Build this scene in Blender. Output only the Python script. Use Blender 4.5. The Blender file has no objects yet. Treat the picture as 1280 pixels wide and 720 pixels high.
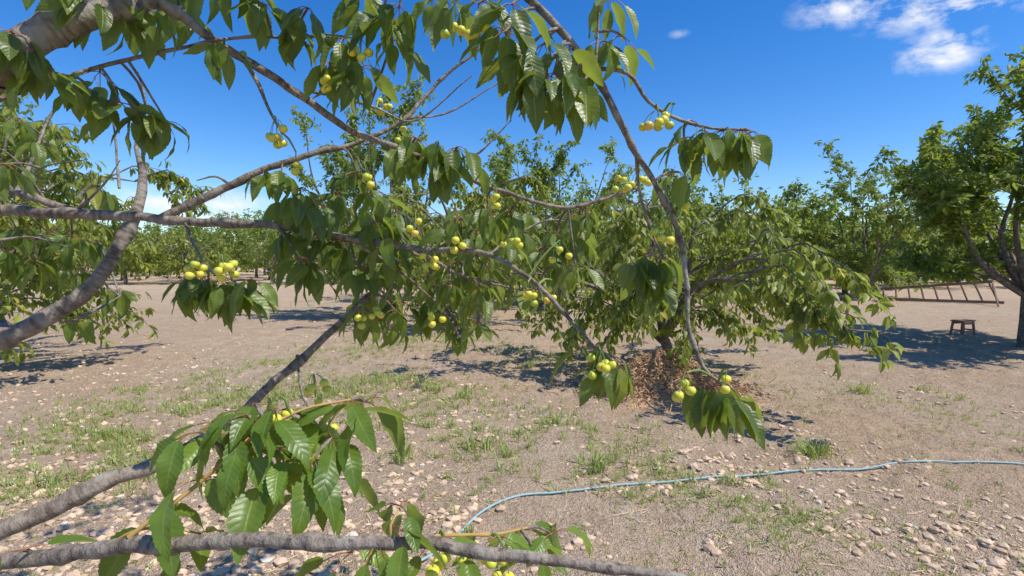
import bpy, math, numpy as np
from mathutils import Vector
rng = np.random.default_rng(11)
scene = bpy.context.scene
scene.view_settings.view_transform = 'Standard'
scene.view_settings.look = 'None'
scene.view_settings.exposure = 0

# ------------------------------------------------------------ camera
EYE = np.array([0.0, 0.0, 1.6]); PITCH = math.radians(3.13)
FWD = np.array([0, math.cos(PITCH), -math.sin(PITCH)]); UPV = np.array([0, math.sin(PITCH), math.cos(PITCH)])
cd = bpy.data.cameras.new("camera"); cam = bpy.data.objects.new("camera", cd)
scene.collection.objects.link(cam); scene.camera = cam
cd.lens = 18; cd.sensor_width = 36; cd.clip_start = 0.02; cd.clip_end = 3000
cam.location = EYE; cam.rotation_euler = (math.pi/2 - PITCH, 0, 0)

def W(u, v, d):
    """surveyed bearing + distance -> world metres"""
    return EYE + d*(FWD + (u-640)/640*np.array([1., 0, 0]) + (360-v)/640*UPV)
def G(u, v, z=0.0):
    r = FWD + (u-640)/640*np.array([1., 0, 0]) + (360-v)/640*UPV
    return EYE + r*((z-EYE[2])/r[2])

# ------------------------------------------------------------ helpers
def norm(a):
    return a/np.maximum(np.linalg.norm(a, axis=-1, keepdims=True), 1e-9)
_tab = np.random.default_rng(5).random((256, 256))
def vnoise(x, y):
    xi = np.floor(x).astype(int); yi = np.floor(y).astype(int); fx = x-xi; fy = y-yi
    fx = fx*fx*(3-2*fx); fy = fy*fy*(3-2*fy)
    g = lambda i, j: _tab[i & 255, j & 255]
    return (g(xi, yi)*(1-fx)+g(xi+1, yi)*fx)*(1-fy)+(g(xi, yi+1)*(1-fx)+g(xi+1, yi+1)*fx)*fy
def fbm(x, y, s, o=4):
    t = 0; a = 0.5
    for i in range(o):
        t = t+a*(vnoise(x/s+i*17.3, y/s+i*9.1)-0.5); s *= 0.48; a *= 0.55
    return t
def height(x, y):
    x = np.asarray(x, float); y = np.asarray(y, float)
    near = np.clip(1-(np.hypot(x, y)-12)/25, 0, 1)
    h = fbm(x, y, 3.0, 2)*0.10 + fbm(x+31, y+7, 0.45, 4)*0.085*near
    c = fbm(x+5, y+70, 0.15, 3)
    h = h+np.maximum(c, 0)*0.15*near*np.clip(vnoise(x/1.7+9, y/1.7)*1.6-0.2, 0, 1)
    return h

def mesh_np(name, V, F, mats, uv=None, smooth=True, parent=None, mi=None, link=True):
    V = np.ascontiguousarray(V, dtype=np.float32); F = np.ascontiguousarray(F, dtype=np.int32)
    me = bpy.data.meshes.new(name)
    me.vertices.add(len(V)); me.vertices.foreach_set('co', V.ravel())
    M, k = F.shape
    me.loops.add(M*k); me.loops.foreach_set('vertex_index', F.ravel())
    me.polygons.add(M); me.polygons.foreach_set('loop_start', np.arange(M, dtype=np.int32)*k)
    me.polygons.foreach_set('use_smooth', np.full(M, smooth))
    if not isinstance(mats, (list, tuple)): mats = [mats]
    for m in mats: me.materials.append(m)
    if mi is not None: me.polygons.foreach_set('material_index', np.asarray(mi, dtype=np.int32))
    if uv is not None:
        l = me.uv_layers.new(name='UVMap'); l.data.foreach_set('uv', np.ascontiguousarray(uv[F.ravel()], dtype=np.float32).ravel())
    me.update(calc_edges=True)
    if not link: return me
    ob = bpy.data.objects.new(name, me); scene.collection.objects.link(ob)
    if parent: ob.parent = parent
    return ob
def empty(name, loc=(0, 0, 0)):
    e = bpy.data.objects.new(name, None); e.location = loc; scene.collection.objects.link(e); e.empty_display_size = 0.2; return e

class Bag:
    def __init__(s): s.V = []; s.F = []; s.U = []; s.M = []; s.n = 0
    def add(s, V, F, U=None, m=0):
        if U is None: U = np.zeros((len(V), 2))
        s.V.append(V); s.F.append(F+s.n); s.U.append(U); s.M.append(np.full(len(F), m)); s.n += len(V)
    def obj(s, name, mats, **k):
        return mesh_np(name, np.vstack(s.V), np.vstack(s.F), mats, uv=np.vstack(s.U), mi=np.concatenate(s.M), **k)

def catmull(P, R, step):
    P = np.array(P, float); R = np.array(R, float)
    Q = np.vstack([2*P[0]-P[1], P, 2*P[-1]-P[-2]])
    out = []; ro = []
    for i in range(len(P)-1):
        p0, p1, p2, p3 = Q[i:i+4]
        n = max(2, int(np.linalg.norm(p2-p1)/step))
        t = (np.arange(n)/n)[:, None]
        out.append(0.5*((2*p1)+(-p0+p2)*t+(2*p0-5*p1+4*p2-p3)*t**2+(-p0+3*p1-3*p2+p3)*t**3))
        ro.append(R[i]+(R[i+1]-R[i])*t[:, 0])
    out.append(P[-1:]); ro.append(R[-1:])
    return np.vstack(out), np.concatenate(ro)
def tube(P, R, sides, rough=0.0):
    n = len(P); T = norm(np.gradient(P, axis=0))
    a = np.array([0, 0, 1.]) if abs(T[0][2]) < 0.8 else np.array([1., 0, 0])
    N = np.zeros((n, 3)); c = a
    for i in range(n):
        c = c-T[i]*np.dot(c, T[i]); c = c/max(np.linalg.norm(c), 1e-9); N[i] = c
    B = np.cross(T, N)
    th = np.arange(sides+1)/sides*2*math.pi
    L = np.concatenate([[0], np.cumsum(np.linalg.norm(np.diff(P, axis=0), axis=1))])
    rr = R[:, None]*np.ones(sides+1)[None]
    if rough:
        d = 1+rough*(fbm(L[:, None]*30+th[None]*0, np.cos(th)[None]*2+L[:, None]*0+3, 1, 2)+fbm(L[:, None]*9, np.sin(th)[None]*1.5+11, 1, 2))*2
        rr = rr*d; rr[:, -1] = rr[:, 0]
    V = P[:, None]+rr[..., None]*(np.cos(th)[None, :, None]*N[:, None]+np.sin(th)[None, :, None]*B[:, None])
    U = np.stack([np.broadcast_to(th/(2*math.pi), (n, sides+1)), np.broadcast_to(L[:, None], (n, sides+1))], -1)
    k = sides+1
    i = np.arange(n-1)[:, None]*k; j = np.arange(sides)[None]
    F = np.stack([i+j, i+j+1, i+j+1+k, i+j+k], -1).reshape(-1, 4)
    return V.reshape(-1, 3), F, U.reshape(-1, 2)

def leaf_template(na, nc, width, arch, fold, serr=0.0, wave=0.0, twist=0.0):
    t = np.linspace(0, 1, na+1); x = np.linspace(-1, 1, nc+1)
    w = width*0.5*np.clip(np.sin(np.pi*t**0.82), 0, 1)**0.75*(1-0.25*t) + 0.004
    w = np.where(t > 0.82, w*(1-0.35*(t-0.82)/0.18), w)
    T, X = np.meshgrid(t, x, indexing='ij')
    Wd = w[:, None]*np.ones_like(X)
    if serr: Wd = Wd*(1+np.where(np.abs(X) > 0.99, serr*((np.arange(na+1) % 2)*2-1)[:, None], 0))
    x3 = X*Wd
    z = fold*np.abs(x3)-arch*T**2+wave*np.sin(T*15+X*1.5)*np.abs(X)*(T*(1-T)*4)
    y = T-arch*arch*0.5*T**3
    if twist:
        a = twist*T; x3, z = x3*np.cos(a)-z*np.sin(a)*0.4, z+x3*np.sin(a)
    V = np.stack([x3, y, z], -1).reshape(-1, 3)
    U = np.stack([(X+1)/2, T], -1).reshape(-1, 2)
    k = nc+1; i = np.arange(na)[:, None]*k; j = np.arange(nc)[None]
    F = np.stack([i+j, i+j+1, i+j+1+k, i+j+k], -1).reshape(-1, 4)
    return V, F, U
def place(T, pos, D, Nh, size):
    V, F, U = T; D = norm(D); N = norm(Nh-D*np.sum(Nh*D, -1, keepdims=True)); X = np.cross(D, N)
    M = np.stack([X, D, N], -1)*np.asarray(size)[:, None, None]
    VV = np.einsum('nij,vj->nvi', M, V)+pos[:, None]
    n = len(pos); FF = F[None]+(np.arange(n)*len(V))[:, None, None]
    return VV.reshape(-1, 3), FF.reshape(-1, F.shape[1]), np.tile(U, (n, 1))

# ------------------------------------------------------------ node helpers
def mat(name):
    m = bpy.data.materials.new(name); m.use_nodes = True; nt = m.node_tree
    return m, nt, nt.nodes['Principled BSDF'], nt.nodes['Material Output']
def N_(nt, t, **k):
    n = nt.nodes.new(t)
    for a, b in k.items(): setattr(n, a, b)
    return n
def ramp(nt, src, stops, interp='LINEAR'):
    r = nt.nodes.new('ShaderNodeValToRGB'); e = r.color_ramp.elements; r.color_ramp.interpolation = interp
    while len(e) < len(stops): e.new(0.5)
    for i, (p, c) in enumerate(stops):
        e[i].position = p; e[i].color = (c, c, c, 1) if not isinstance(c, tuple) else (*c, 1)
    nt.links.new(src, r.inputs[0]); return r.outputs[0]
def mix(nt, f, a, b, mode='MIX'):
    m = nt.nodes.new('ShaderNodeMix'); m.data_type = 'RGBA'; m.blend_type = mode
    for s, val in ((0, f), (6, a), (7, b)):
        if isinstance(val, (int, float)): m.inputs[s].default_value = val
        elif isinstance(val, tuple): m.inputs[s].default_value = (*val, 1)
        else: nt.links.new(val, m.inputs[s])
    return m.outputs[2]
def math_(nt, op, a, b=None, clamp=False):
    m = nt.nodes.new('ShaderNodeMath'); m.operation = op; m.use_clamp = clamp
    for i, val in enumerate((a, b)):
        if val is None: continue
        if isinstance(val, (int, float)): m.inputs[i].default_value = val
        else: nt.links.new(val, m.inputs[i])
    return m.outputs[0]
def noise(nt, vec, scale, detail=4, rough=0.6, dist=0.0):
    n = nt.nodes.new('ShaderNodeTexNoise'); n.inputs['Scale'].default_value = scale
    n.inputs['Detail'].default_value = detail; n.inputs['Roughness'].default_value = rough; n.inputs['Distortion'].default_value = dist
    if vec is not None: nt.links.new(vec, n.inputs['Vector'])
    return n.outputs['Fac']
def bump(nt, h, strength, dist, bsdf):
    b = nt.nodes.new('ShaderNodeBump'); b.inputs['Strength'].default_value = strength; b.inputs['Distance'].default_value = dist
    nt.links.new(h, b.inputs['Height']); nt.links.new(b.outputs[0], bsdf.inputs['Normal']); return b

def leaf_mat(name, dark, light, near=True, transl=(0.55, 0.68, 0.07), tf=0.40, rough=0.42, young=0.06):
    m, nt, p, out = mat(name)
    geo = N_(nt, 'ShaderNodeNewGeometry')
    col = ramp(nt, geo.outputs['Random Per Island'], [(0.0, dark), (0.55, tuple((a+b)/2 for a, b in zip(dark, light))), (1-young, light), (1.0, (light[0]*1.6, light[1]*1.15, light[2]))])
    if near:
        uv = N_(nt, 'ShaderNodeTexCoord').outputs['UV']
        s = N_(nt, 'ShaderNodeSeparateXYZ'); nt.links.new(uv, s.inputs[0])
        ax = math_(nt, 'ABSOLUTE', math_(nt, 'SUBTRACT', s.outputs[0], 0.5))
        mid = ramp(nt, ax, [(0.014, 1.0), (0.04, 0.0)])
        ph = math_(nt, 'MULTIPLY', math_(nt, 'SUBTRACT', s.outputs[1], math_(nt, 'MULTIPLY', ax, 0.30)), 10.0)
        fr = math_(nt, 'ABSOLUTE', math_(nt, 'SUBTRACT', math_(nt, 'FRACT', ph), 0.5))
        vein = ramp(nt, fr, [(0.0, 1.0), (0.09, 0.0)])
        v2 = math_(nt, 'MULTIPLY', vein, 0.4)
        tot = math_(nt, 'MAXIMUM', mid, v2)
        blotch = noise(nt, N_(nt, 'ShaderNodeTexCoord').outputs['Object'], 40, 1)
        col = mix(nt, math_(nt, 'MULTIPLY', blotch, 0.5), col, tuple(c*0.55 for c in dark))
        col = mix(nt, math_(nt, 'MULTIPLY', tot, 0.6), col, (0.27, 0.34, 0.10))
        puff = math_(nt, 'SUBTRACT', math_(nt, 'SQRT', fr), math_(nt, 'MULTIPLY', mid, 0.6))
        bump(nt, puff, 0.26, 0.0025, p)
    colb = mix(nt, 0.5, col, (0.26, 0.32, 0.13))
    colf = mix(nt, geo.outputs['Backfacing'], col, colb)
    nt.links.new(colf, p.inputs['Base Color'])
    p.inputs['Roughness'].default_value = rough; p.inputs['Specular IOR Level'].default_value = 0.45
    tr = N_(nt, 'ShaderNodeBsdfTranslucent'); tcol = mix(nt, 0.6, col, transl); nt.links.new(tcol, tr.inputs[0])
    ms = N_(nt, 'ShaderNodeMixShader'); ms.inputs[0].default_value = tf
    nt.links.new(p.outputs[0], ms.inputs[1]); nt.links.new(tr.outputs[0], ms.inputs[2]); nt.links.new(ms.outputs[0], out.inputs[0])
    return m
M_leaf = leaf_mat('cherry_leaf', (0.065, 0.110, 0.017), (0.195, 0.275, 0.040), rough=.38)
M_leaf_y = leaf_mat('young_cherry_leaf', (0.10, 0.18, 0.022), (0.20, 0.32, 0.042), tf=0.38, rough=.36)
M_leaf_bg = leaf_mat('orchard_leaf', (0.11, 0.14, 0.024), (0.33, 0.36, 0.055), near=False, tf=0.44, rough=0.45, young=0.08)
M_leaf_far = leaf_mat('orchard_leaf_upright', (0.09, 0.14, 0.022), (0.26, 0.34, 0.048), near=False, tf=0.42, rough=0.5)

def bark_mat(name, c1, c2, c3):
    m, nt, p, out = mat(name)
    uv = N_(nt, 'ShaderNodeTexCoord').outputs['UV']
    mp = N_(nt, 'ShaderNodeMapping'); nt.links.new(uv, mp.inputs[0]); mp.inputs['Scale'].default_value = (2.0, 60, 1)
    ring = noise(nt, mp.outputs[0], 1.0, 3, 0.6)
    ob = N_(nt, 'ShaderNodeTexCoord').outputs['Object']
    n2 = noise(nt, ob, 24, 5, 0.7)
    col = mix(nt, ramp(nt, n2, [(0.38, 0.0), (0.62, 1.0)]), c1, c2)
    col = mix(nt, ramp(nt, ring, [(0.48, 0.0), (0.64, 0.8)]), col, c3)
    lich = ramp(nt, noise(nt, ob, 9, 3, 0.7), [(0.54, 0.0), (0.66, 0.6)])
    col = mix(nt, lich, col, (0.38, 0.365, 0.31))
    nt.links.new(col, p.inputs['Base Color']); p.inputs['Roughness'].default_value = 0.85
    h = math_(nt, 'ADD', math_(nt, 'MULTIPLY', ring, 0.8), n2)
    bump(nt, h, 1.0, 0.008, p); return m
M_bark = bark_mat('cherry_bark', (0.17, 0.135, 0.10), (0.33, 0.27, 0.21), (0.075, 0.055, 0.042))
M_bark_bg = bark_mat('orchard_bark', (0.12, 0.09, 0.065), (0.26, 0.215, 0.17), (0.07, 0.05, 0.035))

def simple(name, c, rough=0.5, sss=0.0):
    m, nt, p, out = mat(name)
    geo = N_(nt, 'ShaderNodeNewGeometry')
    n = noise(nt, N_(nt, 'ShaderNodeTexCoord').outputs['Object'], 30, 2)
    f = math_(nt, 'MULTIPLY', math_(nt, 'ADD', geo.outputs['Random Per Island'], n), 0.5)
    col = ramp(nt, f, [(0.2, tuple(x*0.72 for x in c)), (0.8, tuple(min(x*1.2, 0.9) for x in c))])
    nt.links.new(col, p.inputs['Base Color']); p.inputs['Roughness'].default_value = rough
    return m, nt, p
M_pet, _, _ = simple('leaf_stalk', (0.34, 0.13, 0.06)); M_stem, _, _ = simple('fruit_stalk', (0.20, 0.28, 0.06))
M_shoot, _, _ = simple('young_shoot', (0.48, 0.30, 0.09))
mm, nt, p, out = mat('unripe_cherry'); M_fruit = mm
geo = N_(nt, 'ShaderNodeNewGeometry')
c = ramp(nt, geo.outputs['Random Per Island'], [(0.0, (0.50, 0.55, 0.06)), (0.4, (0.72, 0.67, 0.06)), (0.9, (0.84, 0.70, 0.07)), (1.0, (0.82, 0.50, 0.08))])
fz = N_(nt, 'ShaderNodeTexCoord').outputs['Object']
c = mix(nt, ramp(nt, noise(nt, fz, 70, 2), [(0.4, 0.0), (0.75, 0.5)]), c, (0.52, 0.58, 0.08))
nt.links.new(c, p.inputs['Base Color']); p.inputs['Roughness'].default_value = 0.32

# ------------------------------------------------------------ world
SUN_EL, SUN_AZ = math.radians(58), math.radians(112)
SV = Vector((math.sin(SUN_AZ)*math.cos(SUN_EL), math.cos(SUN_AZ)*math.cos(SUN_EL), math.sin(SUN_EL)))
wd = bpy.data.worlds.new("World"); scene.world = wd; wd.use_nodes = True; nt = wd.node_tree
for n in list(nt.nodes): nt.nodes.remove(n)
sky = nt.nodes.new('ShaderNodeTexSky'); sky.sky_type = 'NISHITA'; sky.sun_disc = False
sky.sun_elevation = SUN_EL; sky.sun_rotation = SUN_AZ; sky.air_density = 1.0; sky.dust_density = 0.3; sky.ozone_density = 4.0; sky.altitude = 200
hs = N_(nt, 'ShaderNodeHueSaturation'); hs.inputs['Saturation'].default_value = 1.36; hs.inputs['Hue'].default_value = 0.509; hs.inputs['Value'].default_value = 1.18; nt.links.new(sky.outputs[0], hs.inputs['Color'])
bg = nt.nodes.new('ShaderNodeBackground'); bg.inputs[1].default_value = 0.15; nt.links.new(hs.outputs[0], bg.inputs[0])
cb = nt.nodes.new('ShaderNodeBackground'); cb.inputs[0].default_value = (0.95, 0.97, 1, 1); cb.inputs[1].default_value = 1.05
gen = N_(nt, 'ShaderNodeTexCoord').outputs['Generated']
def region(u, v, rad, strength):
    dvec = FWD+(u-640)/640*np.array([1., 0, 0])+(360-v)/640*UPV; dvec = dvec/np.linalg.norm(dvec)
    sub = N_(nt, 'ShaderNodeVectorMath', operation='SUBTRACT'); nt.links.new(gen, sub.inputs[0]); sub.inputs[1].default_value = tuple(dvec)
    sc = N_(nt, 'ShaderNodeVectorMath', operation='MULTIPLY'); nt.links.new(sub.outputs[0], sc.inputs[0]); sc.inputs[1].default_value = (1/rad[0], 1/rad[0], 1/rad[1])
    ln = N_(nt, 'ShaderNodeVectorMath', operation='LENGTH'); nt.links.new(sc.outputs[0], ln.inputs[0])
    mr = N_(nt, 'ShaderNodeMapRange'); mr.interpolation_type = 'SMOOTHSTEP'; nt.links.new(ln.outputs['Value'], mr.inputs[0])
    mr.inputs[1].default_value = 0; mr.inputs[2].default_value = 1; mr.inputs[3].default_value = strength; mr.inputs[4].default_value = 0
    return mr.outputs[0]
regs = [region(1080, 0, (0.13, 0.045), 0.7), region(1200, 0, (0.16, 0.045), 0.85), region(1178, 62, (0.08, 0.045), 0.75), region(850, 42, (0.03, 0.012), 0.2),
        region(250, 256, (0.15, 0.045), 0.75), region(90, 250, (0.2, 0.04), 0.6)]
tot = regs[0]
for r in regs[1:]: tot = math_(nt, 'MAXIMUM', tot, r)
mp = N_(nt, 'ShaderNodeMapping'); nt.links.new(gen, mp.inputs[0]); mp.inputs['Scale'].default_value = (1, 1, 1.9); mp.inputs['Rotation'].default_value = (0.1, 0.35, 0.2)
cn = noise(nt, mp.outputs[0], 13.0, 7, 0.62, 0.2)
cm = math_(nt, 'MULTIPLY', tot, ramp(nt, cn, [(0.38, 0.0), (0.64, 1.3)]))
cm = ramp(nt, cm, [(0.05, 0.0), (0.65, 0.92)])
ms = nt.nodes.new('ShaderNodeMixShader'); nt.links.new(cm, ms.inputs[0]); nt.links.new(bg.outputs[0], ms.inputs[1]); nt.links.new(cb.outputs[0], ms.inputs[2])
wo = nt.nodes.new('ShaderNodeOutputWorld'); nt.links.new(ms.outputs[0], wo.inputs[0])
sl = bpy.data.lights.new('sun', 'SUN'); sl.energy = 5.0; sl.angle = math.radians(0.5); sl.color = (1, 0.95, 0.86)
so = bpy.data.objects.new('sun', sl); scene.collection.objects.link(so); so.rotation_euler = SV.to_track_quat('Z', 'Y').to_euler(); so.location = (10, -5, 20)

# ------------------------------------------------------------ ground
def axis(lo, hi, step, far):
    a = list(np.arange(lo, hi, step)); s = step
    b = hi
    while b < far: a.append(b); s *= 1.12; b += s
    a.append(far); s = step; b = lo-step; pre = []
    while b > -far: pre.append(b); s *= 1.12; b -= s
    pre.append(-far); return np.array(pre[::-1]+a)
ax = axis(-6, 8, 0.030, 900); ay = axis(1.8, 10.5, 0.030, 900)
X, Y = np.meshgrid(ax, ay, indexing='ij'); Z = height(X, Y)
V = np.stack([X, Y, Z], -1).reshape(-1, 3); nx, ny = len(ax), len(ay)
i = np.arange(nx-1)[:, None]*ny; j = np.arange(ny-1)[None]
F = np.stack([i+j, i+j+ny, i+j+ny+1, i+j+1], -1).reshape(-1, 4)
m, nt, p, out = mat('dry_soil')
ob = N_(nt, 'ShaderNodeTexCoord').outputs['Object']
n1 = noise(nt, ob, 0.35, 3, 0.6); n2 = noise(nt, ob, 3.0, 4, 0.7); n3 = noise(nt, ob, 34, 4, 0.7); n4 = noise(nt, ob, 130, 1, 0.6)
col = mix(nt, ramp(nt, n1, [(0.38, 0.0), (0.62, 1.0)]), (0.64, 0.43, 0.265), (0.67, 0.51, 0.35))
col = mix(nt, ramp(nt, n2, [(0.4, 0.0), (0.68, 0.75)]), col, (0.46, 0.31, 0.19))
col = mix(nt, ramp(nt, n3, [(0.45, 0.0), (0.62, 0.6)]), col, (0.80, 0.66, 0.50))
col = mix(nt, ramp(nt, n4, [(0.3, 0.65), (0.48, 0.0)]), col, (0.29, 0.20, 0.13))
nt.links.new(col, p.inputs['Base Color']); p.inputs['Roughness'].default_value = 0.95; p.inputs['Specular IOR Level'].default_value = 0.15
h = math_(nt, 'ADD', math_(nt, 'ADD', n3, math_(nt, 'MULTIPLY', n4, 0.4)), n2)
bump(nt, h, 1.0, 0.06, p)
mesh_np('ground', V, F, m)

bpy.ops.mesh.primitive_ico_sphere_add(subdivisions=1, radius=1); o = bpy.context.object
iv = np.array([v.co[:] for v in o.data.vertices]); iF = np.array([f.vertices[:] for f in o.data.polygons]); bpy.data.objects.remove(o)
def rocks(name, n, smin, smax, m, seed, ymax=16, flat=0.7, thr=.55, pw=6):
    r = np.random.default_rng(seed)
    y = 1/(r.uniform(1/ymax, 1/1.7, n)); x = r.uniform(-1.15, 1.15, n)*y+r.normal(0, .3, n)
    dens = vnoise(x/1.3+40, y/1.3)+0.6*vnoise(x/.4, y/.4+9)-.12*np.clip(x, -1, 3); k = dens > thr+0.4*r.random(n); x = x[k]; y = y[k]; n = len(x)
    s = smin+(smax-smin)*r.random(n)**pw
    sc = np.stack([s*r.uniform(.7, 1.3, n), s*r.uniform(.7, 1.3, n), s*flat*r.uniform(.6, 1.2, n)], -1)
    a = r.uniform(0, 6.28, n); vv = iv[None]*(1+r.uniform(-.3, .3, (n, len(iv), 1)))*sc[:, None]
    xx = vv[..., 0]*np.cos(a)[:, None]-vv[..., 1]*np.sin(a)[:, None]; yy = vv[..., 0]*np.sin(a)[:, None]+vv[..., 1]*np.cos(a)[:, None]
    vv = np.stack([xx+x[:, None], yy+y[:, None], vv[..., 2]+(height(x, y)+s*0.1)[:, None]], -1)
    FF = iF[None]+(np.arange(n)*len(iv))[:, None, None]
    mesh_np(name, vv.reshape(-1, 3), FF.reshape(-1, 3), m, smooth=False)
M_peb, _, pp = simple('limestone_pebble', (0.64, 0.56, 0.45), 0.9); M_clod, _, pp = simple('soil_clod', (0.62, 0.45, 0.30), 0.95)
rocks('pebbles', 7000, 0.003, 0.030, M_peb, 1, thr=.68, pw=8); rocks('soil_clods', 46000, 0.0025, 0.038, M_clod, 2, thr=.42, pw=8)

# grass
def grass():
    r = np.random.default_rng(8); P = []; S = []
    def strip(n, pts, wid, s0, s1, th=.70):
        pts = np.array([G(u, v)[:2] for u, v in pts])
        for _ in range(n):
            i = r.integers(len(pts)-1); t = r.random(); q = pts[i]*(1-t)+pts[i+1]*t+r.normal(0, wid, 2)
            if vnoise(q[0]/.5+3, q[1]/.5) + .5*vnoise(q[0]/.15, q[1]/.15) < th+r.normal(0, .08): continue
            P.append(q); S.append(r.uniform(s0, s1))
    strip(2600, [(20, 610), (180, 560), (300, 510), (460, 480), (600, 480)], 0.38, .03, .095)
    strip(1600, [(80, 560), (200, 500), (420, 440)], 0.5, .03, .09)
    strip(1200, [(420, 440), (560, 420), (700, 455)], 0.6, .04, .10)
    strip(1100, [(480, 500), (640, 560), (760, 590)], 0.5, .03, .11)
    strip(500, [(850, 610), (960, 630), (1060, 660)], 0.35, .03, .06)
    strip(300, [(1060, 490), (1140, 530)], 0.7, .03, .07)
    strip(500, [(350, 380), (500, 400)], 1.0, .03, .08)
    for (u, v, s, n) in [(1015, 565, .14, 44), (745, 585, .16, 16), (600, 560, .16, 12), (500, 575, .17, 12), (540, 490, .15, 14), (580, 500, .15, 12), (1075, 492, .14, 14), (885, 628, .08, 9), (910, 605, .10, 10), (660, 460, .12, 10), (130, 545, .14, 12), (60, 600, .15, 12), (1160, 490, .12, 8), (690, 530, .13, 10), (350, 500, .13, 12), (1000, 655, .08, 8), (940, 470, .1, 6), (230, 520, .12, 10), (1200, 505, .1, 5), (820, 595, .1, 7), (960, 600, .08, 6)]:
        for _ in range(n): P.append(G(u, v)[:2]+r.normal(0, .07, 2)); S.append(s*r.uniform(.6, 1.1))
    for _ in range(1200):
        y = 1/r.uniform(1/30, 1/2.2); P.append(np.array([r.uniform(-1.1, 1.1)*y, y])); S.append(r.uniform(.02, .05))
    P = np.array(P); S = np.array(S); nb = 7
    P = np.repeat(P, nb, 0)+r.normal(0, .016, (len(P)*nb, 2)); S = np.repeat(S, nb)*r.uniform(.5, 1.15, len(S)*nb)
    n = len(P); a = r.uniform(0, 6.28, n); lean = r.uniform(.1, 1.2, n)
    t = np.array([0, .5, 1.]); D = np.stack([np.cos(a), np.sin(a), 0*a], -1); Q = np.stack([-np.sin(a), np.cos(a), 0*a], -1)
    base = np.stack([P[:, 0], P[:, 1], height(P[:, 0], P[:, 1])-.004], -1)
    w = np.array([.0027, .0027, .0004]); rows = []
    for k in range(3):
        c = base+D*(S*lean*t[k]**1.7)[:, None]+np.array([0, 0, 1.])*(S*t[k]*(1-.3*lean*t[k]))[:, None]
        ww = (w[k]*(.6+S*8))[:, None]
        rows += [c-Q*ww, c+Q*ww]
    V = np.stack(rows, 1).reshape(-1, 3); F = np.array([[0, 1, 3, 2], [2, 3, 5, 4]])[None]+(np.arange(n)*6)[:, None, None]
    mg = leaf_mat('grass_blade', (0.25, 0.33, 0.07), (0.56, 0.56, 0.20), near=False, tf=.32, rough=.6)
    mesh_np('grass', V, F.reshape(-1, 4), mg)
grass()

def straw(name, xy, z, L, m, r, wid=.002, up=.15):
    n = len(xy); a = r.uniform(0, 6.28, n); D = norm(np.stack([np.cos(a), np.sin(a), r.normal(0, up, n)], -1)); Q = norm(np.cross(D, r.normal(0, 1, (n, 3))))*wid
    c = np.stack([xy[:, 0], xy[:, 1], z], -1); h = D*(L*r.uniform(.4, 1, n))[:, None]/2; b = np.cross(D, Q)*4*r.random((n, 1))
    V = np.stack([c-h-Q, c-h+Q, c+b*3-Q, c+b*3+Q, c+h-Q, c+h+Q], 1).reshape(-1, 3)
    F = (np.array([[0, 1, 3, 2], [2, 3, 5, 4]])[None]+(np.arange(n)*6)[:, None, None]).reshape(-1, 4)
    return V, F
M_straw, _, _ = simple('dry_straw', (0.64, 0.51, 0.30), .8); M_hay, _, _ = simple('brown_mulch', (0.52, 0.33, 0.18), .9)
r = np.random.default_rng(3); n = 5000; y = 1/r.uniform(1/12, 1/2, n); x = r.uniform(-1.1, 1.1, n)*y; k = vnoise(x/.9, y/.9+20) > .4; x = x[k]; y = y[k]; n = len(x)
V, F = straw('s', np.stack([x, y], -1), height(x, y)+.010, np.full(n, .10), M_straw, r, .0015); mesh_np('straw_litter', V, F, M_straw)
pc = G(830, 488); n = 12000; rr = np.abs(r.normal(0, .34, n)); a = r.uniform(0, 6.28, n)
pile = lambda q: .42*np.exp(-(q/.40)**2)
bagp = Bag(); V, F = straw('h', np.stack([pc[0]+rr*np.cos(a)*1.5, pc[1]+rr*np.sin(a)], -1), pile(rr)+r.uniform(-.01, .05, n), np.full(n, .15), M_hay, r, .004, .5); bagp.add(V, F)
gx, gy = np.meshgrid(np.linspace(-1, 1, 30), np.linspace(-1, 1, 30), indexing='ij'); q = np.hypot(gx, gy)
V = np.stack([pc[0]+gx*1.5, pc[1]+gy, pile(q)-.03+fbm(gx, gy, .2, 3)*.1*np.exp(-q*q*2)-.05*(q > .9)], -1).reshape(-1, 3)
i = np.arange(29)[:, None]*30; j = np.arange(29)[None]; F = np.stack([i+j, i+j+30, i+j+31, i+j+1], -1).reshape(-1, 4); bagp.add(V, F)
bagp.obj('mulch_pile', [M_hay])

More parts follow.
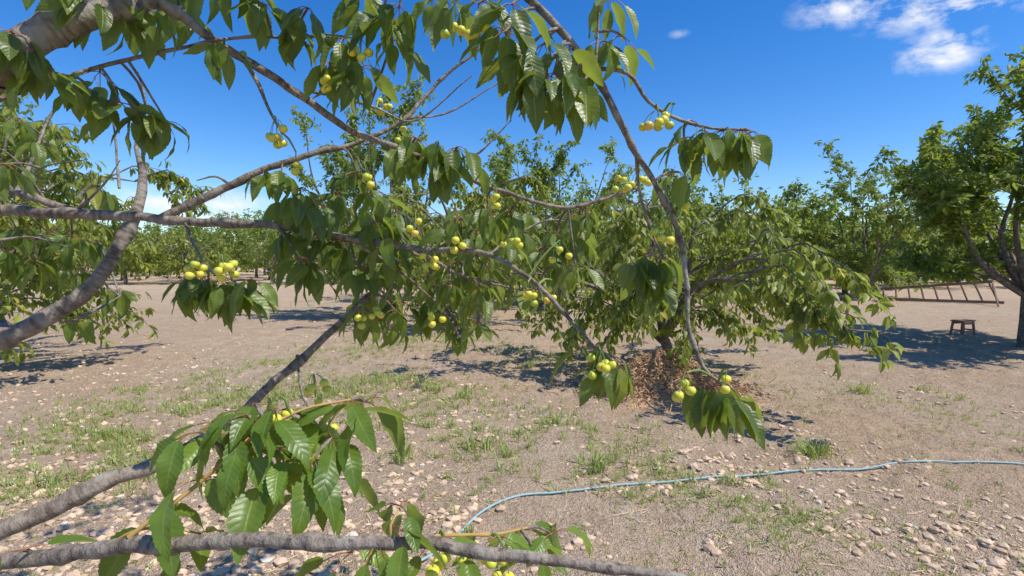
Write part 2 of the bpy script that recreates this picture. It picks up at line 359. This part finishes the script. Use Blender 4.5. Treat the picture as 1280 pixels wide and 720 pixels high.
# ------------------------------------------------------------ background orchard trees
T_bg = [leaf_template(3, 2, w, a, f) for w, a, f in ((.46, .25, .35), (.42, .45, .2), (.5, .1, .5))]
T_far = [leaf_template(2, 1, w, a, 0) for w, a in ((.6, .25), (.55, .4), (.65, .1))]
def gen_tree(seed, H, R, style, base_h=.7, nl=7, ns=9, leafL=.125, lean=(0, 0), fill=1.0, nlv=6, tmpl=None, spd=.085, minz=.4, t0=.12):
    tmpl = tmpl or T_bg
    r = np.random.default_rng(seed); bag = Bag(); sp = []; so_ = []
    def addb(P, Rr, sides, step): P, Rr = catmull(P, Rr, step); V, F, U = tube(P, Rr, sides); bag.add(V, F, U, 0); return P
    top = np.array([lean[0], lean[1], base_h]); tr = .055+.010*H
    addb([(0, 0, -.15), (lean[0]*.25+.02, lean[1]*.2, base_h*.5), top], [tr*1.35, tr, tr*.95], 8, .12)
    for l in range(nl):
        az = 2*math.pi*(l+r.uniform(-.3, .3))/nl; o = np.array([math.cos(az), math.sin(az), 0])
        up = style == 'upright'
        inner = (l % 3 == 2)
        rad = R*(r.uniform(.2, .4) if inner else r.uniform(.6, .88)); hh = H*(r.uniform(.82, 1.0) if inner else (r.uniform(.62, 1.0) if up else r.uniform(.5, .85)))
        E = top+o*rad; E[2] = hh
        if up: C1 = top+o*rad*.5+[0, 0, (hh-base_h)*.3]; C2 = top+o*rad*.85+[0, 0, (hh-base_h)*.65]
        else: C1 = top+o*rad*.3+[0, 0, (hh-base_h)*.5]; C2 = top+o*rad*.68+[0, 0, (hh-base_h)*.92]
        C1 += r.normal(0, .08, 3); C2 += r.normal(0, .1, 3)
        lp = addb([top-[0, 0, .08], C1, C2, E], [tr*.6, tr*.42, tr*.26, .008], 6, .15)
        for s in range(ns):
            t = r.uniform(t0, 1.0) if s else 1.0; b = lp[min(int(t*len(lp)), len(lp)-1)]
            a2 = az+r.normal(0, .9); o2 = np.array([math.cos(a2), math.sin(a2), 0]); L = r.uniform(.6, 1.25)*R*.5*(1.25-t*.5)
            if up:
                sl_ = r.uniform(.3, 1.2) if t > .35 else r.uniform(-.5, .3)
                d1 = norm(o2*.55+[0, 0, sl_]); e = b+d1*L; mpt = b+d1*L*.5+o2*.08
            else:
                rise = r.uniform(-.25, .45); mpt = b+o2*L*.5+[0, 0, L*(rise*.5+.08)]; e = b+o2*L*.95+[0, 0, L*(rise*.4-r.uniform(.1, .6))]
            e[2] = max(e[2], minz+r.uniform(0, .25)); mpt[2] = max(mpt[2], minz+.05)
            bp = addb([b, mpt, e], [.014, .009, .003], 4, .16)
            tw = [bp[int(len(bp)*.3):]]
            for k in range(int(4*fill)):
                b3 = bp[r.integers(len(bp)//4, len(bp))]; d3 = norm(r.normal(0, 1, 3)+o2*.6+[0, 0, .5 if up else -.1]); L3 = r.uniform(.25, .6)
                e3 = b3+d3*L3+[0, 0, -.06 if up else -.18*L3*2]; e3[2] = max(e3[2], minz-.05)
                tw.append(addb([b3, (b3+e3)/2+[0, 0, .04], e3], [.006, .004, .002], 3, .25))
            for q in tw:
                Lq = np.sum(np.linalg.norm(np.diff(q, axis=0), axis=1)); nsp = max(2, int(Lq/spd))
                ti = np.linspace(0, len(q)-1.001, nsp)+0; i0 = ti.astype(int); f = (ti-i0)[:, None]
                pts = q[i0]*(1-f)+q[np.minimum(i0+1, len(q)-1)]*f; sp.append(pts); so_.append(np.tile(o2, (nsp, 1)))
    sp = np.vstack(sp); so_ = np.vstack(so_)
    P = np.repeat(sp, nlv, 0); O = np.repeat(so_, nlv, 0); n = len(P)
    rd = norm(r.normal(0, 1, (n, 3))*[1, 1, .6])
    if style == 'upright': D = norm(rd*.9+O*.3+np.array([0, 0, -.25])[None])
    else: D = norm(rd*.7+O*.3+np.array([0, 0, -.8])[None])
    P = P+D*.03+r.normal(0, .015, (n, 3)); Nh = norm(O*.6+np.array([0, 0, .9])+r.normal(0, .45, (n, 3)))
    sz = leafL*r.uniform(.6, 1.15, n); which = r.integers(0, 3, n)
    for k in range(3):
        w = which == k; V, F, U = place(tmpl[k], P[w], D[w], Nh[w], sz[w]); bag.add(V, F, U, 1)
    return bag
def tree_mesh(bag, name, leafm):
    return mesh_np(name, np.vstack(bag.V), np.vstack(bag.F), [M_bark_bg, leafm], uv=np.vstack(bag.U), mi=np.concatenate(bag.M), link=False)
me_mid = tree_mesh(gen_tree(21, 2.5, 2.7, 'spread', .5, 9, 8, .14, (-.15, 0), 1.0, nlv=6, spd=.10), 'cherry_tree_mid', M_leaf_bg)
me_s2 = tree_mesh(gen_tree(33, 3.5, 2.4, 'spread', .7, 8, 8, .14, nlv=5), 'cherry_tree_spread', M_leaf_bg)
me_u1 = tree_mesh(gen_tree(41, 4.7, 2.5, 'upright', 1.0, 12, 12, .15, nlv=8, minz=1.35, t0=.2), 'cherry_tree_upright_a', M_leaf_far)
me_u2 = tree_mesh(gen_tree(52, 5.2, 2.1, 'upright', .8, 9, 8, .15, nlv=6), 'cherry_tree_upright_b', M_leaf_far)
me_u3 = tree_mesh(gen_tree(63, 4.4, 2.5, 'upright', .8, 9, 9, .15, nlv=6), 'cherry_tree_upright_c', M_leaf_far)
FM = [tree_mesh(gen_tree(70+k, h_, 2.5, 'upright' if k < 2 else 'spread', .8, 8, 9, .25, nlv=4, tmpl=T_far, spd=.16, fill=.76, minz=.5), 'orchard_tree_%d' % k, M_leaf_far if k < 2 else M_leaf_bg) for k, h_ in enumerate((4.8, 4.3, 3.8))]
foreground = empty('cherry_tree')
def tree(me, x, y, s=1, rot=0, parent=None, sz=None, nm='cherry_tree'):
    ob = bpy.data.objects.new(nm, me); scene.collection.objects.link(ob)
    ob.location = (x, y, float(height(x, y))); ob.rotation_euler = (0, 0, rot); ob.scale = (s, s, sz or s)
    if parent: ob.parent = parent
    return ob
g = G(834, 462); tree(me_mid, g[0]+.05, g[1]+.05, .95, .4, sz=1.0)
g = G(1275, 432); tree(me_u1, g[0]+.1, g[1], 1.0, 1.0)
g = G(1086, 372); tree(me_u3, g[0], g[1], 1.2, 2.0)
tree(me_s2, -7.4, 7.1, 1.05, 2.2)
tree(me_u2, -3.7, 14.0, 1.0, .5)
tree(me_s2, -.8, 12.5, 1.05, 4.0)
tree(me_u3, 1.0, 17.5, 1.15, 1.2)
tree(me_s2, 5.6, 16.5, 1.0, .6)
tree(me_u2, -13.5, 12.5, 1.1, 3.3)
far = empty('distant_trees'); r = np.random.default_rng(77)
for row in range(0, 7):
    y = 22.5+row*6.0
    for c_ in range(-14, 20):
        x = c_*(5.2 if y < 36 else 4.4)+r.normal(0, .9); u = x/y
        if abs(u) > 1.15: continue
        if u < -.28 and y < 34: continue
        if u > .70 and y < 27: continue
        tree(FM[r.integers(3)], x, y+r.normal(0, 1.0), r.uniform(.8, 1.2), r.uniform(0, 6.28), far, nm='tree')
for c_ in range(32):
    tree(FM[r.integers(3)], -84+c_*5.3, 68+r.normal(0, 2), r.uniform(1.2, 1.6), r.uniform(0, 6.28), far, nm='tree')

# ------------------------------------------------------------ foreground cherry tree
bark = Bag(); shoots = Bag(); SK = []
def br(pts, r0, r1, sides=10, world_start=None, step=.018, bag=None, rec=True, world=False):
    P = [np.array(q, float) for q in pts] if world else [W(*q) for q in pts]
    if world_start is not None: P = [np.array(w, float) for w in world_start]+P
    P = np.array(P); n = len(P); R = r0+(r1-r0)*(np.linspace(0, 1, n)**.85)
    Pc, Rc = catmull(P, R, step)
    L = np.arange(len(Pc))*step
    Pc = Pc+np.stack([fbm(L+s*3.1, L*0+s*7+P[0][0]*9, .12, 3) for s in range(3)], -1)*min(.022, r0*1.4)
    knob = np.maximum(vnoise(L/.035+P[0][2]*50, L*0+3)-.68, 0)*1.3*min(1, .012/max(r1, .004)+.3)
    V, F, U = tube(Pc, Rc*(1+knob), sides, .14); (bag or bark).add(V, F, U)
    if rec: SK.append(Pc)
    return Pc
TR = [(-2.5, 1.15, -.15), (-2.45, 1.12, .4), (-2.4, 1.15, .95)]
Pc, Rc = catmull(TR, [.15, .115, .11], .05); V, F, U = tube(Pc, Rc, 16, .12); bark.add(V, F, U)
c0 = (-2.4, 1.15, .9)
br([(-60, 118, 1.12), (0, 82, 1.12), (60, 42, 1.16), (120, 16, 1.2), (190, -4, 1.27)], .062, .022, 14, [c0, (-1.9, 1.1, 1.45)])
br([(185, -2, 1.27), (230, 22, 1.32), (285, 62, 1.38), (345, 100, 1.43), (400, 138, 1.47), (450, 165, 1.5), (495, 186, 1.52), (560, 208, 1.55), (615, 234, 1.6), (660, 250, 1.62), (710, 258, 1.66), (755, 250, 1.68), (800, 236, 1.7)], .014, .0045)
br([(180, -2, 1.27), (260, -60, 1.27), (400, -110, 1.24), (540, -85, 1.2), (620, -40, 1.17), (665, 0, 1.15), (705, 42, 1.16), (742, 92, 1.18), (768, 135, 1.2), (795, 190, 1.22), (828, 245, 1.24), (850, 300, 1.26), (858, 360, 1.26), (862, 412, 1.25), (878, 460, 1.23), (898, 478, 1.2)], .0125, .0042)
br([(740, 86, 1.18), (785, 92, 1.18), (812, 128, 1.18), (850, 150, 1.19), (890, 160, 1.19), (925, 162, 1.2)], .0055, .0025, 8)
br([(-40, 140, 1.2), (0, 125, 1.2), (70, 100, 1.25), (150, 78, 1.3), (250, 54, 1.34), (320, 46, 1.38), (368, 48, 1.4)], .008, .003, 8, [(-1.75, 1.12, 1.6)])
br([(-30, 268, 1.5), (60, 268, 1.52), (140, 270, 1.54), (230, 276, 1.56), (330, 281, 1.58), (400, 292, 1.6), (470, 304, 1.6), (540, 310, 1.58), (610, 318, 1.52), (660, 348, 1.46), (700, 386, 1.4), (735, 428, 1.34), (762, 446, 1.32)], .020, .0035, 10, [c0, (-2.1, 1.4, 1.55)])
br([(196, 272, 1.55), (265, 244, 1.58), (330, 212, 1.62), (395, 190, 1.66), (450, 178, 1.7), (505, 148, 1.75), (545, 108, 1.8), (590, 68, 1.8), (640, 28, 1.8), (680, -10, 1.8)], .013, .003, 8)
br([(-60, 430, 1.6), (0, 424, 1.62), (60, 397, 1.66), (108, 362, 1.7), (140, 320, 1.74), (162, 285, 1.78), (180, 240, 1.84), (178, 205, 1.9)], .038, .013, 12, [(-2.4, 1.15, .7)])
br([(178, 215, 1.9), (172, 180, 1.95), (182, 130, 2.0), (172, 90, 2.0)], .010, .003, 8)
br([(-80, 690, 1.3), (0, 664, 1.32), (65, 638, 1.36), (135, 602, 1.42), (205, 574, 1.5), (275, 536, 1.56), (342, 480, 1.64), (400, 430, 1.7), (462, 370, 1.78), (515, 322, 1.86), (570, 300, 1.9), (640, 296, 1.95)], .030, .005, 12, [(-2.42, 1.14, .5)])
br([(-60, 712, .86), (0, 704, .86), (100, 691, .84), (220, 684, .82), (350, 679, .80), (450, 678, .8), (540, 681, .8), (630, 690, .8), (720, 702, .8), (800, 712, .8), (900, 728, .8), (980, 750, .8)], .0165, .006, 14, [(-2.42, 1.14, .8), (-1.6, .95, 1.05)], .012)
br([(-40, 232, 1.75), (20, 242, 1.75), (95, 264, 1.78), (150, 272, 1.76)], .020, .010, 8, [c0, (-2.3, 1.5, 1.6)])
br([(305, 78, 1.4), (322, 105, 1.4), (338, 140, 1.4), (352, 166, 1.4)], .006, .003, 7)
br([(372, 444, 1.67), (374, 468, 1.6), (380, 500, 1.5), (396, 520, 1.45)], .005, .0025, 7)
br([(440, 300, 1.6), (500, 340, 1.7), (550, 385, 1.8), (580, 430, 1.85)], .007, .002, 7)
br([(520, 312, 1.6), (580, 345, 1.7), (640, 360, 1.8), (700, 370, 1.9)], .007, .002, 7)
br([(230, 276, 1.56), (245, 310, 1.48), (262, 338, 1.42), (290, 350, 1.4)], .005, .0025, 7)
br([(345, 282, 1.58), (365, 310, 1.55), (385, 345, 1.55)], .006, .003, 7)
br([(795, 190, 1.22), (800, 240, 1.28), (815, 290, 1.33), (830, 320, 1.35)], .0045, .0025, 7)
br([(20, 242, 1.75), (40, 200, 1.8), (60, 150, 1.9), (95, 100, 1.95)], .008, .003, 7)
br([(60, 397, 1.66), (95, 400, 1.8), (150, 370, 2.0)], .006, .003, 7)
br([(380, 112, 1.45), (420, 120, 1.5), (470, 135, 1.55), (520, 150, 1.6), (590, 95, 1.6)], .005, .002, 7)
br([(505, 148, 1.75), (560, 140, 1.8), (630, 100, 1.85)], .004, .002, 6)
br([(742, 92, 1.18), (748, 40, 1.2), (750, -10, 1.22)], .0045, .002, 7)
for (q0, q1, q2) in [((150, 235, 1.8), (140, 150, 1.85), (118, 95, 1.9)), ((60, 255, 1.8), (20, 200, 1.7), (-10, 180, 1.7)), ((30, 245, 1.75), (50, 210, 1.7), (110, 200, 1.7)), ((95, 264, 1.78), (130, 230, 1.7), (150, 200, 1.7)), ((560, 208, 1.55), (600, 190, 1.6), (640, 150, 1.6)), ((290, 232, 1.6), (270, 220, 1.6), (245, 225, 1.6)), ((0, 300, 1.7), (40, 296, 1.75), (90, 310, 1.8))]:
    br([q0, q1, q2], .005, .0015, 6)
br([(160, 672, .83), (200, 642, .85), (250, 604, .88), (292, 566, .9), (335, 535, .92), (380, 512, .95), (440, 500, .98)], .0045, .002, 8, bag=shoots, step=.01)
br([(292, 566, .9), (340, 560, .9), (390, 575, .92)], .003, .0015, 7, bag=shoots, step=.01)
br([(490, 680, .8), (488, 655, .8), (500, 635, .82)], .003, .0018, 7, bag=shoots, step=.01)
br([(540, 681, .8), (550, 670, .85), (620, 668, 1.0), (660, 660, 1.1)], .004, .002, 7, bag=shoots, step=.01)
br([(130, 688, .84), (165, 665, .84), (205, 660, .86), (250, 668, .88)], .003, .0018, 7, bag=shoots, step=.01)
SHADE_LIMBS = [br([(-1.25, 1.12, 2.05), (-.95, 1.3, 2.6), (-.5, 1.5, 3.1), (.1, 1.7, 3.45), (.8, 1.9, 3.6)], .028, .006, 8, world=True, step=.04),  # limbs added above the frame, unseen, to cast dappled shade at lower left
       br([(-.9, 1.32, 2.65), (-.8, 1.7, 3.2), (-.5, 2.1, 3.7), (-.1, 2.3, 3.95)], .016, .005, 8, world=True, step=.04)]
SKA = np.vstack(SK)

T_near = [leaf_template(24, 4, w, a, f, .05, wv, tw) for w, a, f, wv, tw in
          ((.47, .25, .30, .015, .3), (.43, .42, .18, .02, -.4), (.50, .14, .40, .012, .2), (.45, .55, .25, .025, .5), (.42, .34, .4, .018, -.2), (.48, .10, .15, .02, -.5))]
LP, LD, LN, LS, LK = [], [], [], [], []
petP, petQ = [], []
rf = np.random.default_rng(99)
def spur(pos, n, s=.108, droop=.95, young=False, attach=True, nb=None):
    pos = np.array(pos, float)
    if attach:
        dd = np.linalg.norm(SKA-pos, axis=1); k = dd.argmin()
        if dd[k] > .012:
            a = SKA[k]; mid = (a+pos)/2+np.array([0, 0, .12*dd[k]])+rf.normal(0, .06*dd[k], 3)
            P, R = catmull([a, mid, pos], [.0042, .0034, .0026], .02); V, F, U = tube(P, R, 6, .2); bark.add(V, F, U)
    if not young: n = int(round(n*1.3))
    az0 = rf.uniform(0, 6.28)
    for i in range(n):
        az = az0+2*math.pi*i/n+rf.normal(0, .45); h = np.array([math.cos(az), math.sin(az), 0])
        D = norm(h*rf.uniform(.25, 1.05)+np.array([0, 0, -droop*rf.uniform(.45, 1.25)])); D0 = norm(h*.8+np.array([0, 0, .1-.3*droop]))
        pl = rf.uniform(.02, .04); b = pos+D0*pl*.6+D*pl*.4+rf.normal(0, .008, 3)
        petP.append(pos); petQ.append(b)
        Nn = norm(h*.7*droop+np.array([0, 0, .8])+rf.normal(0, .3, 3))
        LP.append(b); LD.append(norm(D+rf.normal(0, .14, 3))); LN.append(Nn); LS.append(s*rf.uniform(.62, 1.12)); LK.append(young)
CL = [(15, 40, 1.1, 6), (50, 85, 1.15, 7), (30, 55, 1.12, 5), (110, 112, 1.3, 6), (150, 128, 1.3, 7), (185, 142, 1.35, 7), (208, 152, 1.4, 5), (125, 90, 1.3, 5), (130, 0, 1.2, 5), (165, 10, 1.3, 4),
      (300, -15, 1.3, 6), (330, 5, 1.3, 5), (368, 36, 1.35, 6), (385, 10, 1.3, 5), (430, 48, 1.4, 7), (452, 84, 1.4, 7), (412, 78, 1.4, 5), (478, 25, 1.3, 7), (500, 8, 1.3, 6), (540, -5, 1.3, 6), (455, -5, 1.3, 6), (570, 0, 1.2, 5), (440, 105, 1.45, 4), (490, 50, 1.35, 5),
      (598, 5, 1.15, 4), (632, 40, 1.1, 6), (652, 66, 1.1, 7), (672, 90, 1.1, 8), (692, 92, 1.1, 7), (712, 98, 1.12, 7), (725, 108, 1.15, 5), (640, 5, 1.1, 5), (752, 52, 1.2, 4), (778, 45, 1.2, 3), (760, -5, 1.2, 5), (680, 55, 1.15, 5), (700, 65, 1.15, 5),
      (520, 172, 1.5, 7), (545, 178, 1.5, 8), (570, 184, 1.5, 7), (505, 190, 1.5, 5), (535, 195, 1.5, 6), (585, 195, 1.5, 4), (555, 200, 1.48, 5),
      (352, 215, 1.6, 6), (375, 235, 1.5, 8), (392, 258, 1.5, 8), (365, 290, 1.6, 8), (400, 296, 1.6, 8), (380, 322, 1.55, 7), (420, 240, 1.6, 6), (445, 215, 1.65, 6), (425, 300, 1.6, 7), (450, 335, 1.7, 6), (360, 250, 1.6, 6), (465, 240, 1.7, 6), (485, 280, 1.7, 6), (395, 335, 1.55, 6),
      (20, 285, 1.9, 7), (60, 290, 2, 7), (40, 325, 1.9, 7), (100, 335, 2.1, 6), (150, 362, 2.1, 6), (5, 310, 1.8, 6), (5, 205, 1.6, 6), (45, 175, 1.85, 5), (95, 400, 1.9, 4), (90, 295, 2.0, 6), (20, 150, 1.8, 5), (120, 235, 1.85, 5), (70, 320, 2.0, 6), (120, 300, 2.1, 6),
      (250, 345, 1.42, 8), (275, 350, 1.42, 8), (298, 358, 1.42, 7), (235, 348, 1.42, 7), (312, 350, 1.4, 5),
      (808, 318, 1.35, 6), (830, 322, 1.35, 7), (795, 330, 1.35, 5), (820, 345, 1.35, 4),
      (855, 172, 1.2, 4), (880, 162, 1.2, 5), (905, 163, 1.2, 6), (925, 162, 1.2, 6), (848, 215, 1.25, 3), (862, 150, 1.2, 3), (940, 165, 1.2, 4),
      (882, 476, 1.22, 5), (905, 482, 1.2, 6), (915, 486, 1.2, 5), (755, 448, 1.32, 6), (765, 446, 1.31, 5), (738, 432, 1.33, 3),
      (460, 180, 1.7, 4), (330, 212, 1.62, 3)]
for (u, v, d, n) in CL: spur(W(u, v, d), n)
for k in range(58):
    u = rf.uniform(455, 730); v = 262+abs(rf.normal(0, 1))*55
    if v > 400 - max(0, u-600)*.2: v = rf.uniform(280, 380)
    spur(W(u, v, rf.uniform(1.55, 2.15)), rf.integers(4, 7), .108)
for k in range(18): spur(W(rf.uniform(445, 600), rf.uniform(370, 412), rf.uniform(1.7, 2.1)), 5, .10)
for (u, v, d, n) in [(250, 540, .9, 4), (285, 545, .9, 5), (310, 520, .9, 5), (345, 515, .93, 5), (300, 565, .88, 4), (350, 560, .9, 4), (392, 575, .92, 6), (375, 570, .92, 4), (440, 500, .98, 5), (455, 502, 1.0, 4), (245, 600, .88, 4), (200, 640, .87, 3), (330, 590, .9, 3), (415, 548, .95, 4), (270, 530, .95, 4), (400, 600, .93, 4), (380, 530, 1.0, 4), (320, 505, .95, 4)]:
    spur(W(u, v, d), n, .108, .5, True)
for (u, v, d, n, s) in [(500, 632, .82, 4, .09), (492, 660, .8, 3, .085), (545, 672, .82, 3, .08), (470, 680, .8, 3, .075), (655, 662, 1.1, 7, .085), (690, 668, 1.1, 6, .085), (620, 672, 1.0, 5, .08), (848, 716, .82, 3, .06), (880, 724, .82, 2, .06), (30, 688, .84, 2, .12), (250, 668, .88, 3, .08), (590, 690, .82, 2, .07), (440, 690, .82, 3, .08), (670, 690, 1.05, 5, .08)]:
    spur(W(u, v, d), n, s, .35, True)
for k in range(30):
    q = SK[2][rf.integers(0, int(len(SK[2])*.3))]; spur(q+rf.normal(0, .12, 3)+[0, 0, .12], 5)
for l in SHADE_LIMBS:  # leaf clusters on the added overhead limbs, kept out of view, for their shade
    for k in range(15):
        q = l[rf.integers(int(len(l)*.35), len(l))]+rf.normal(0, .2, 3)*[1, 1, .5]+[0, 0, .08]
        if (q[2]-1.6)/q[1] > .72: spur(q, 6)
LP, LD, LN, LS = map(np.array, (LP, LD, LN, LS)); LK = np.array(LK); which = rf.integers(0, 6, len(LP))
for nm, msk, mt in (('leaves', ~LK, M_leaf), ('young_leaves', LK, M_leaf_y)):
    b = Bag()
    for k in range(6):
        w = msk & (which == k)
        if w.any(): b.add(*place(T_near[k], LP[w], LD[w], LN[w], LS[w]))
    b.obj(nm, [mt], parent=foreground)
pb = Bag()
for a, b in zip(petP, petQ):
    P, R = catmull([a, (a+b)/2+np.array([0, 0, .004]), b], [.0012, .001, .0009], .02); pb.add(*tube(P, R, 4))
pb.obj('petioles', [M_pet], parent=foreground)
bark.obj('branches', [M_bark], parent=foreground); shoots.obj('shoots', [M_shoot], parent=foreground)

# fruit
ns_, nr_ = 14, 10; th = np.linspace(0, math.pi, nr_+1); ph = np.linspace(0, 2*math.pi, ns_+1)
TT, PP = np.meshgrid(th, ph, indexing='ij'); zz = np.cos(TT)*.95-.28*np.exp(-(TT/.35)**2)
V = np.stack([np.sin(TT)*np.cos(PP), zz, np.sin(TT)*np.sin(PP)], -1).reshape(-1, 3)
V[:, 0] *= 1.04; k = ns_+1; i = np.arange(nr_)[:, None]*k; j = np.arange(ns_)[None]
F = np.stack([i+j, i+j+1, i+j+1+k, i+j+k], -1).reshape(-1, 4); T_fr = (V, F, np.zeros((len(V), 2)))
FR = [(575, 18, 1.15, 5, .03), (605, 20, 1.15, 5, .03), (345, 150, 1.4, 6, .03), (477, 120, 1.6, 5, .025), (500, 150, 1.6, 2, .02), (822, 138, 1.16, 4, .022), (843, 130, 1.16, 3, .018), (775, 212, 1.62, 5, .026), (800, 212, 1.62, 4, .026), (250, 318, 1.32, 5, .025), (276, 318, 1.32, 6, .025), (538, 308, 1.5, 5, .022), (392, 468, 1.36, 5, .028), (408, 520, 1.25, 2, .015),
      (750, 438, 1.26, 6, .025), (858, 466, 1.15, 4, .02), (908, 460, 1.14, 2, .012), (835, 272, 1.24, 3, .018), (660, 353, 1.42, 4, .02), (590, 682, .95, 4, .022), (628, 680, .97, 5, .022), (555, 670, .85, 3, .018), (445, 48, 1.3, 3, .025), (408, 83, 1.35, 4, .02),
      (480, 378, 1.62, 4, .025), (640, 283, 1.48, 5, .026), (570, 290, 1.5, 4, .02), (370, 190, 1.5, 2, .012), (690, 350, 1.5, 3, .02), (545, 380, 1.6, 4, .02), (455, 385, 1.6, 3, .02), (620, 235, 1.5, 3, .02), (455, 205, 1.5, 3, .02), (350, 495, .93, 4, .02), (860, 235, 1.28, 1, .01), (520, 265, 1.45, 3, .02), (700, 300, 1.5, 3, .02)]
fp, st = [], Bag()
for (u, v, d, n, spd) in FR:
    a = W(u, v, d); placed = []
    for _ in range(n):
        for tries in range(40):
            q = a+rf.normal(0, 1, 3)*[spd*.7, spd*.7, 0]+np.array([0, 0, -rf.uniform(.022, .065)])
            if all(np.linalg.norm(q-z) > .0215 for z in placed): break
        placed.append(q); fp.append(q)
        s0 = a+(q-a)*np.array([.25, .25, 0]); P, R = catmull([s0, s0*.5+q*.5+np.array([0, 0, .008]), q+[0, 0, .0075]], [.0011, .0008, .0008], .012); st.add(*tube(P, R, 5))
    kk = np.linalg.norm(SKA-a, axis=1).argmin(); P, R = catmull([SKA[kk], (SKA[kk]+a)/2+[0, 0, .01], a], [.003, .003, .0022], .02); st.add(*tube(P, R, 6))
fp = np.array(fp); n = len(fp)
V, F, U = place(T_fr, fp, np.tile([0, 0, 1.], (n, 1))+rf.normal(0, .15, (n, 3)), rf.normal(0, 1, (n, 3)), rf.uniform(.0098, .0125, n))
mesh_np('cherries', V, F, M_fruit, parent=foreground); st.obj('fruit_stalks', [M_stem], parent=foreground)

# ------------------------------------------------------------ hose
pts = [(470, 735), (560, 690), (600, 650), (640, 630), (690, 620), (760, 612), (830, 607), (880, 602), (930, 596), (1000, 589), (1070, 585), (1130, 580), (1200, 578), (1290, 580), (1400, 590)]
P = np.array([G(*q) for q in pts]); P, R = catmull(P, np.full(len(P), .0075), .04); P[:, :2] += np.stack([fbm(P[:, 0], P[:, 0]*0, .35, 3)*.07]*2, -1)
hz = height(P[:, 0], P[:, 1]); hz = np.convolve(np.pad(hz, 4, 'edge'), np.ones(9)/9, 'valid'); P[:, 2] = hz+.013
M_hose, nt, pp = simple('weathered_hose', (0.28, 0.42, 0.43), .65); V, F, U = tube(P, R, 10); mesh_np('garden_hose', V, F, M_hose, uv=U)

# ------------------------------------------------------------ ladder and stool
M_wood, nt, pp = simple('weathered_wood', (0.16, 0.10, 0.065), .85); M_wr, nt, pp = simple('reddish_wood', (0.32, 0.17, 0.12), .8)
def beam(a, b, w, h, m, name, parent, up=(0, 0, 1)):
    a = Vector(a); b = Vector(b); d = (b-a); L = d.length; me = bpy.data.meshes.new(name)
    import bmesh
    bm = bmesh.new(); bmesh.ops.create_cube(bm, size=1)
    for v in bm.verts: v.co = Vector((v.co.x*w, v.co.y*L, v.co.z*h))
    bmesh.ops.bevel(bm, geom=bm.edges[:], offset=min(w, h)*.15, segments=2, affect='EDGES'); bm.to_mesh(me); bm.free(); me.materials.append(m)
    ob = bpy.data.objects.new(name, me); scene.collection.objects.link(ob); y = d.normalized(); u = Vector(up); x = y.cross(u).normalized(); z = x.cross(y)
    from mathutils import Matrix
    M = Matrix((x, y, z)).transposed().to_4x4(); M.translation = (a+b)/2; ob.matrix_world = M; ob.parent = parent; return ob
lad = empty('wooden_ladder')
A = G(1098, 376); B = G(1255, 381); A[2] = .08; B[2] = .08
At = np.array(A)+[.2, .25, .36]; Bt = np.array(B)+[-.1, .35, .74]
beam(A, B, .06, .10, M_wood, 'rail', lad); beam(At, Bt, .06, .10, M_wood, 'rail', lad)
for k in range(9):
    t = .04+k*.115; beam(A*(1-t)+B*t, At*(1-t)+Bt*t, .05, .05, M_wood, 'rung', lad, (1, 0, 0))
Cp = G(1262, 386); beam(Bt+np.array([.0, .05, .02]), np.array([Cp[0]+.1, Cp[1]+.5, .04]), .045, .05, M_wood, 'prop_leg', lad, (1, 0, 0))
stl = empty('wooden_stool'); c = G(1203, 418); th = .35; ex = np.array([math.cos(th), math.sin(th), 0]); ey = np.array([-math.sin(th), math.cos(th), 0]); up = np.array([0, 0, 1.])
for k in (-1, 0, 1): beam(c-ex*.21+ey*k*.085+up*.30, c+ex*.21+ey*k*.085+up*.30, .078, .028, M_wr, 'seat_slat', stl)
for sx in (-1, 1):
    for sy in (-1, 1): beam(c+ex*sx*.19+ey*sy*.12-up*.02, c+ex*sx*.16+ey*sy*.095+up*.285, .04, .04, M_wr, 'leg', stl, tuple(ex))
    beam(c+ex*sx*.18-ey*.11+up*.1, c+ex*sx*.18+ey*.11+up*.1, .025, .035, M_wr, 'stretcher', stl)
for sy in (-1, 1): beam(c-ex*.165+ey*sy*.1+up*.25, c+ex*.165+ey*sy*.1+up*.25, .022, .05, M_wr, 'apron', stl)
print('leaves', len(LP))
